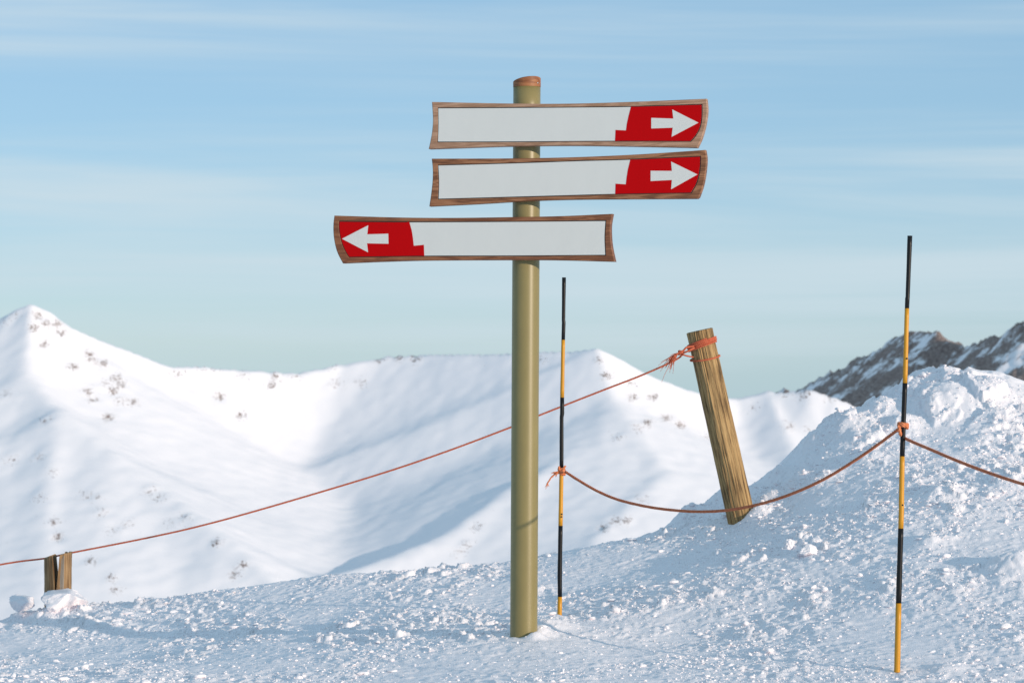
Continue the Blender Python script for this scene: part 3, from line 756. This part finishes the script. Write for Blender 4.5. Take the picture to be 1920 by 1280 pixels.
kr.rope([P(1685, 797, DR - .012), P(1686.5, 806, DR - .016), P(1688, 813, DR - .012), P(1692, 818, DR + .012), P(1697, 821.5, DR + .02)], .0088)
kr.build('knot', M_ORANGE, rf)
kl = MB(); lc = P(1053, 884, DL); laxp = P(1057.5, 520, DL) - P(1049, 1159, DL)
kl.rope(wrap(P(1053, 889, DL), laxp, .0165, 2.3, .03, .008, 1.0, 22, (.004, .002)), .0078)
knot(kl, P(1054, 882, DL - .02), .014, .0072, 8)
kl.rope([P(1048, 874, DL - .015), P(1050, 882, DL - .02), P(1058, 876, DL - .015), P(1060, 873, DL - .012)], .0065)
kl.build('knot', M_ORANGE, rf, )
tl = MB(); tassel(tl, P(1050, 883, DL - .02), (-.9, -.1, -.1), .045, .3, 16, .0017, 9, .5)
tl.rope(resample([P(1050, 886, DL - .02), P(1041, 889, DL - .03), P(1034, 894, DL - .03), P(1029, 902, DL - .03), P(1027, 904, DL - .03)], 20), .0042)
tassel(tl, P(1028, 902, DL - .03), (-.35, 0, -1), .03, .3, 14, .0016, 12, .1)
tl.build('frayed_end', M_ORANGE, rf)

# ------------------------------------------------------------------ loose snow
def ico(sub):
    import bmesh
    b = bmesh.new(); bmesh.ops.create_icosphere(b, subdivisions=sub, radius=1)
    v = np.array([x.co[:] for x in b.verts]); b.verts.index_update()
    f = np.array([[q.index for q in x.verts] for x in b.faces]); b.free(); return v, f
def chunk_shape(v, seed, cut=3):
    """an angular clod: a ball with planes sliced off"""
    r_ = np.random.default_rng(seed); v = v.copy()
    for _ in range(cut + 3):
        n = r_.normal(size=3); n /= np.linalg.norm(n); d = r_.uniform(.45, .85)
        h = v @ n - d; v = v - np.maximum(h, 0)[:, None] * n
    return v * (1 + .10 * np.stack([perlin(v[:, 0] * 2.3 + seed, v[:, 1] * 2.3 + v[:, 2] * 1.7, seed)] * 3, 1))
def crumbs(count, smin, smax_, power, sub, seed, region, name):
    r_ = np.random.default_rng(seed); bv, bf = ico(sub)
    shapes = [chunk_shape(bv, seed * 10 + k) for k in range(10)]
    x = r_.uniform(*region[0], count * 4); y = r_.uniform(*region[1], count * 4)
    dc = np.interp(x, crest[:, 0], crest[:, 1])
    z0 = height(x, y, False)
    pr = (.12 + .88 * patch(x, y) ** 1.5) * (.6 + .8 * sstep(.2, .7, z0)) * (.5 + .5 * sstep(-.1, .3, fbm(x * 4, y * 4, 2, 77)))
    keep = (r_.uniform(0, 1, len(x)) < pr) & (y < dc + .05) & (np.hypot(x - .06, y - 12.45) > .09)
    x, y = x[keep][:count], y[keep][:count]; n = len(x)
    s = smin * (1 - r_.uniform(0, 1, n) * (1 - (smin / smax_) ** power)) ** (-1 / power)
    z = height(x, y)
    V = np.empty((n, len(bv), 3)); a = r_.uniform(0, 6.283, n); fl = r_.uniform(.3, .8, n); lg = r_.uniform(.8, 2.0, n)
    for k in range(10):
        i = np.arange(n) % 10 == k
        sh = shapes[k][None] * s[i][:, None, None] * np.stack((lg[i], np.ones(i.sum()), fl[i]), 1)[:, None]
        ca, sa = np.cos(a[i])[:, None], np.sin(a[i])[:, None]
        V[i] = np.stack((sh[..., 0] * ca - sh[..., 1] * sa + x[i][:, None], sh[..., 0] * sa + sh[..., 1] * ca + y[i][:, None], sh[..., 2] + (z[i] + s[i] * fl[i] * .35)[:, None]), -1)
    Fc = (bf[None] + (np.arange(n) * len(bv))[:, None, None]).reshape(-1, 3)
    return V.reshape(-1, 3), Fc
va, fa = crumbs(42000, .0025, .010, 1.9, 1, 5, ((-3.6, 3.9), (10.7, 16.4)), 'a')
vb, fb = crumbs(1700, .008, .028, 2.4, 2, 6, ((-3.6, 3.9), (10.7, 16.4)), 'b')
cr_ = mesh('snow_crumbs', np.vstack((va, vb)), np.vstack((fa, fb + len(va))), M_SNOW, smooth=False)
tag(cr_, 'loose crumbs of snow strewn over the slope', 'snow', None, 'stuff')

def hit(X, Y):
    D = np.arange(10, 17.5, .01); p = np.array([P(X, Y, d) for d in D])
    return D[np.argmax(p[:, 2] <= height(p[:, 0], p[:, 1], False))]
def snow_block(X, Y, D, sx, sy, sz, seed, label, rot=0.0):
    bv, bf = ico(5); r_ = np.random.default_rng(seed)
    v = np.sign(bv) * np.abs(bv) ** .75
    for _ in range(14):
        n = r_.normal(size=3); n /= np.linalg.norm(n); h = v @ n - r_.uniform(.55, .9); v = v - np.maximum(h, 0)[:, None] * n
    v = v * (1 + .09 * np.stack([fbm(v[:, 0] * 2.5 + seed, v[:, 1] * 2.5 + v[:, 2] * 2.5, 5, seed, .6)] * 3, 1))
    v = (v - (v.max(0) + v.min(0)) / 2) / ((v.max(0) - v.min(0)) / 2)
    v = v * (sx, sy, sz); c, s = math.cos(rot), math.sin(rot)
    v = np.stack((v[:, 0] * c - v[:, 1] * s, v[:, 0] * s + v[:, 1] * c, v[:, 2]), 1)
    p = P(X, Y, D); loc = p; v = v + loc
    o = mesh('snow_block', v, bf, M_SNOW, None, True, loc)
    return tag(o, label, 'snow block', 'loose snow blocks')
snow_block(121, 1127, 15.42, .150, .12, .075, 4, 'large snow block in front of the split wooden post', .25)
snow_block(40, 1131, 15.42, .085, .07, .055, 8, 'small rounded snow block left of the split wooden post', -.2)
snow_block(1515, 1033, hit(1515, 1040), .072, .06, .042, 21, 'rough white snow block on the slope below the leaning post', .4)
snow_block(1480, 1020, hit(1480, 1028), .030, .03, .032, 25, 'smallest snow clod, on the slope just left of the rough block', 0)
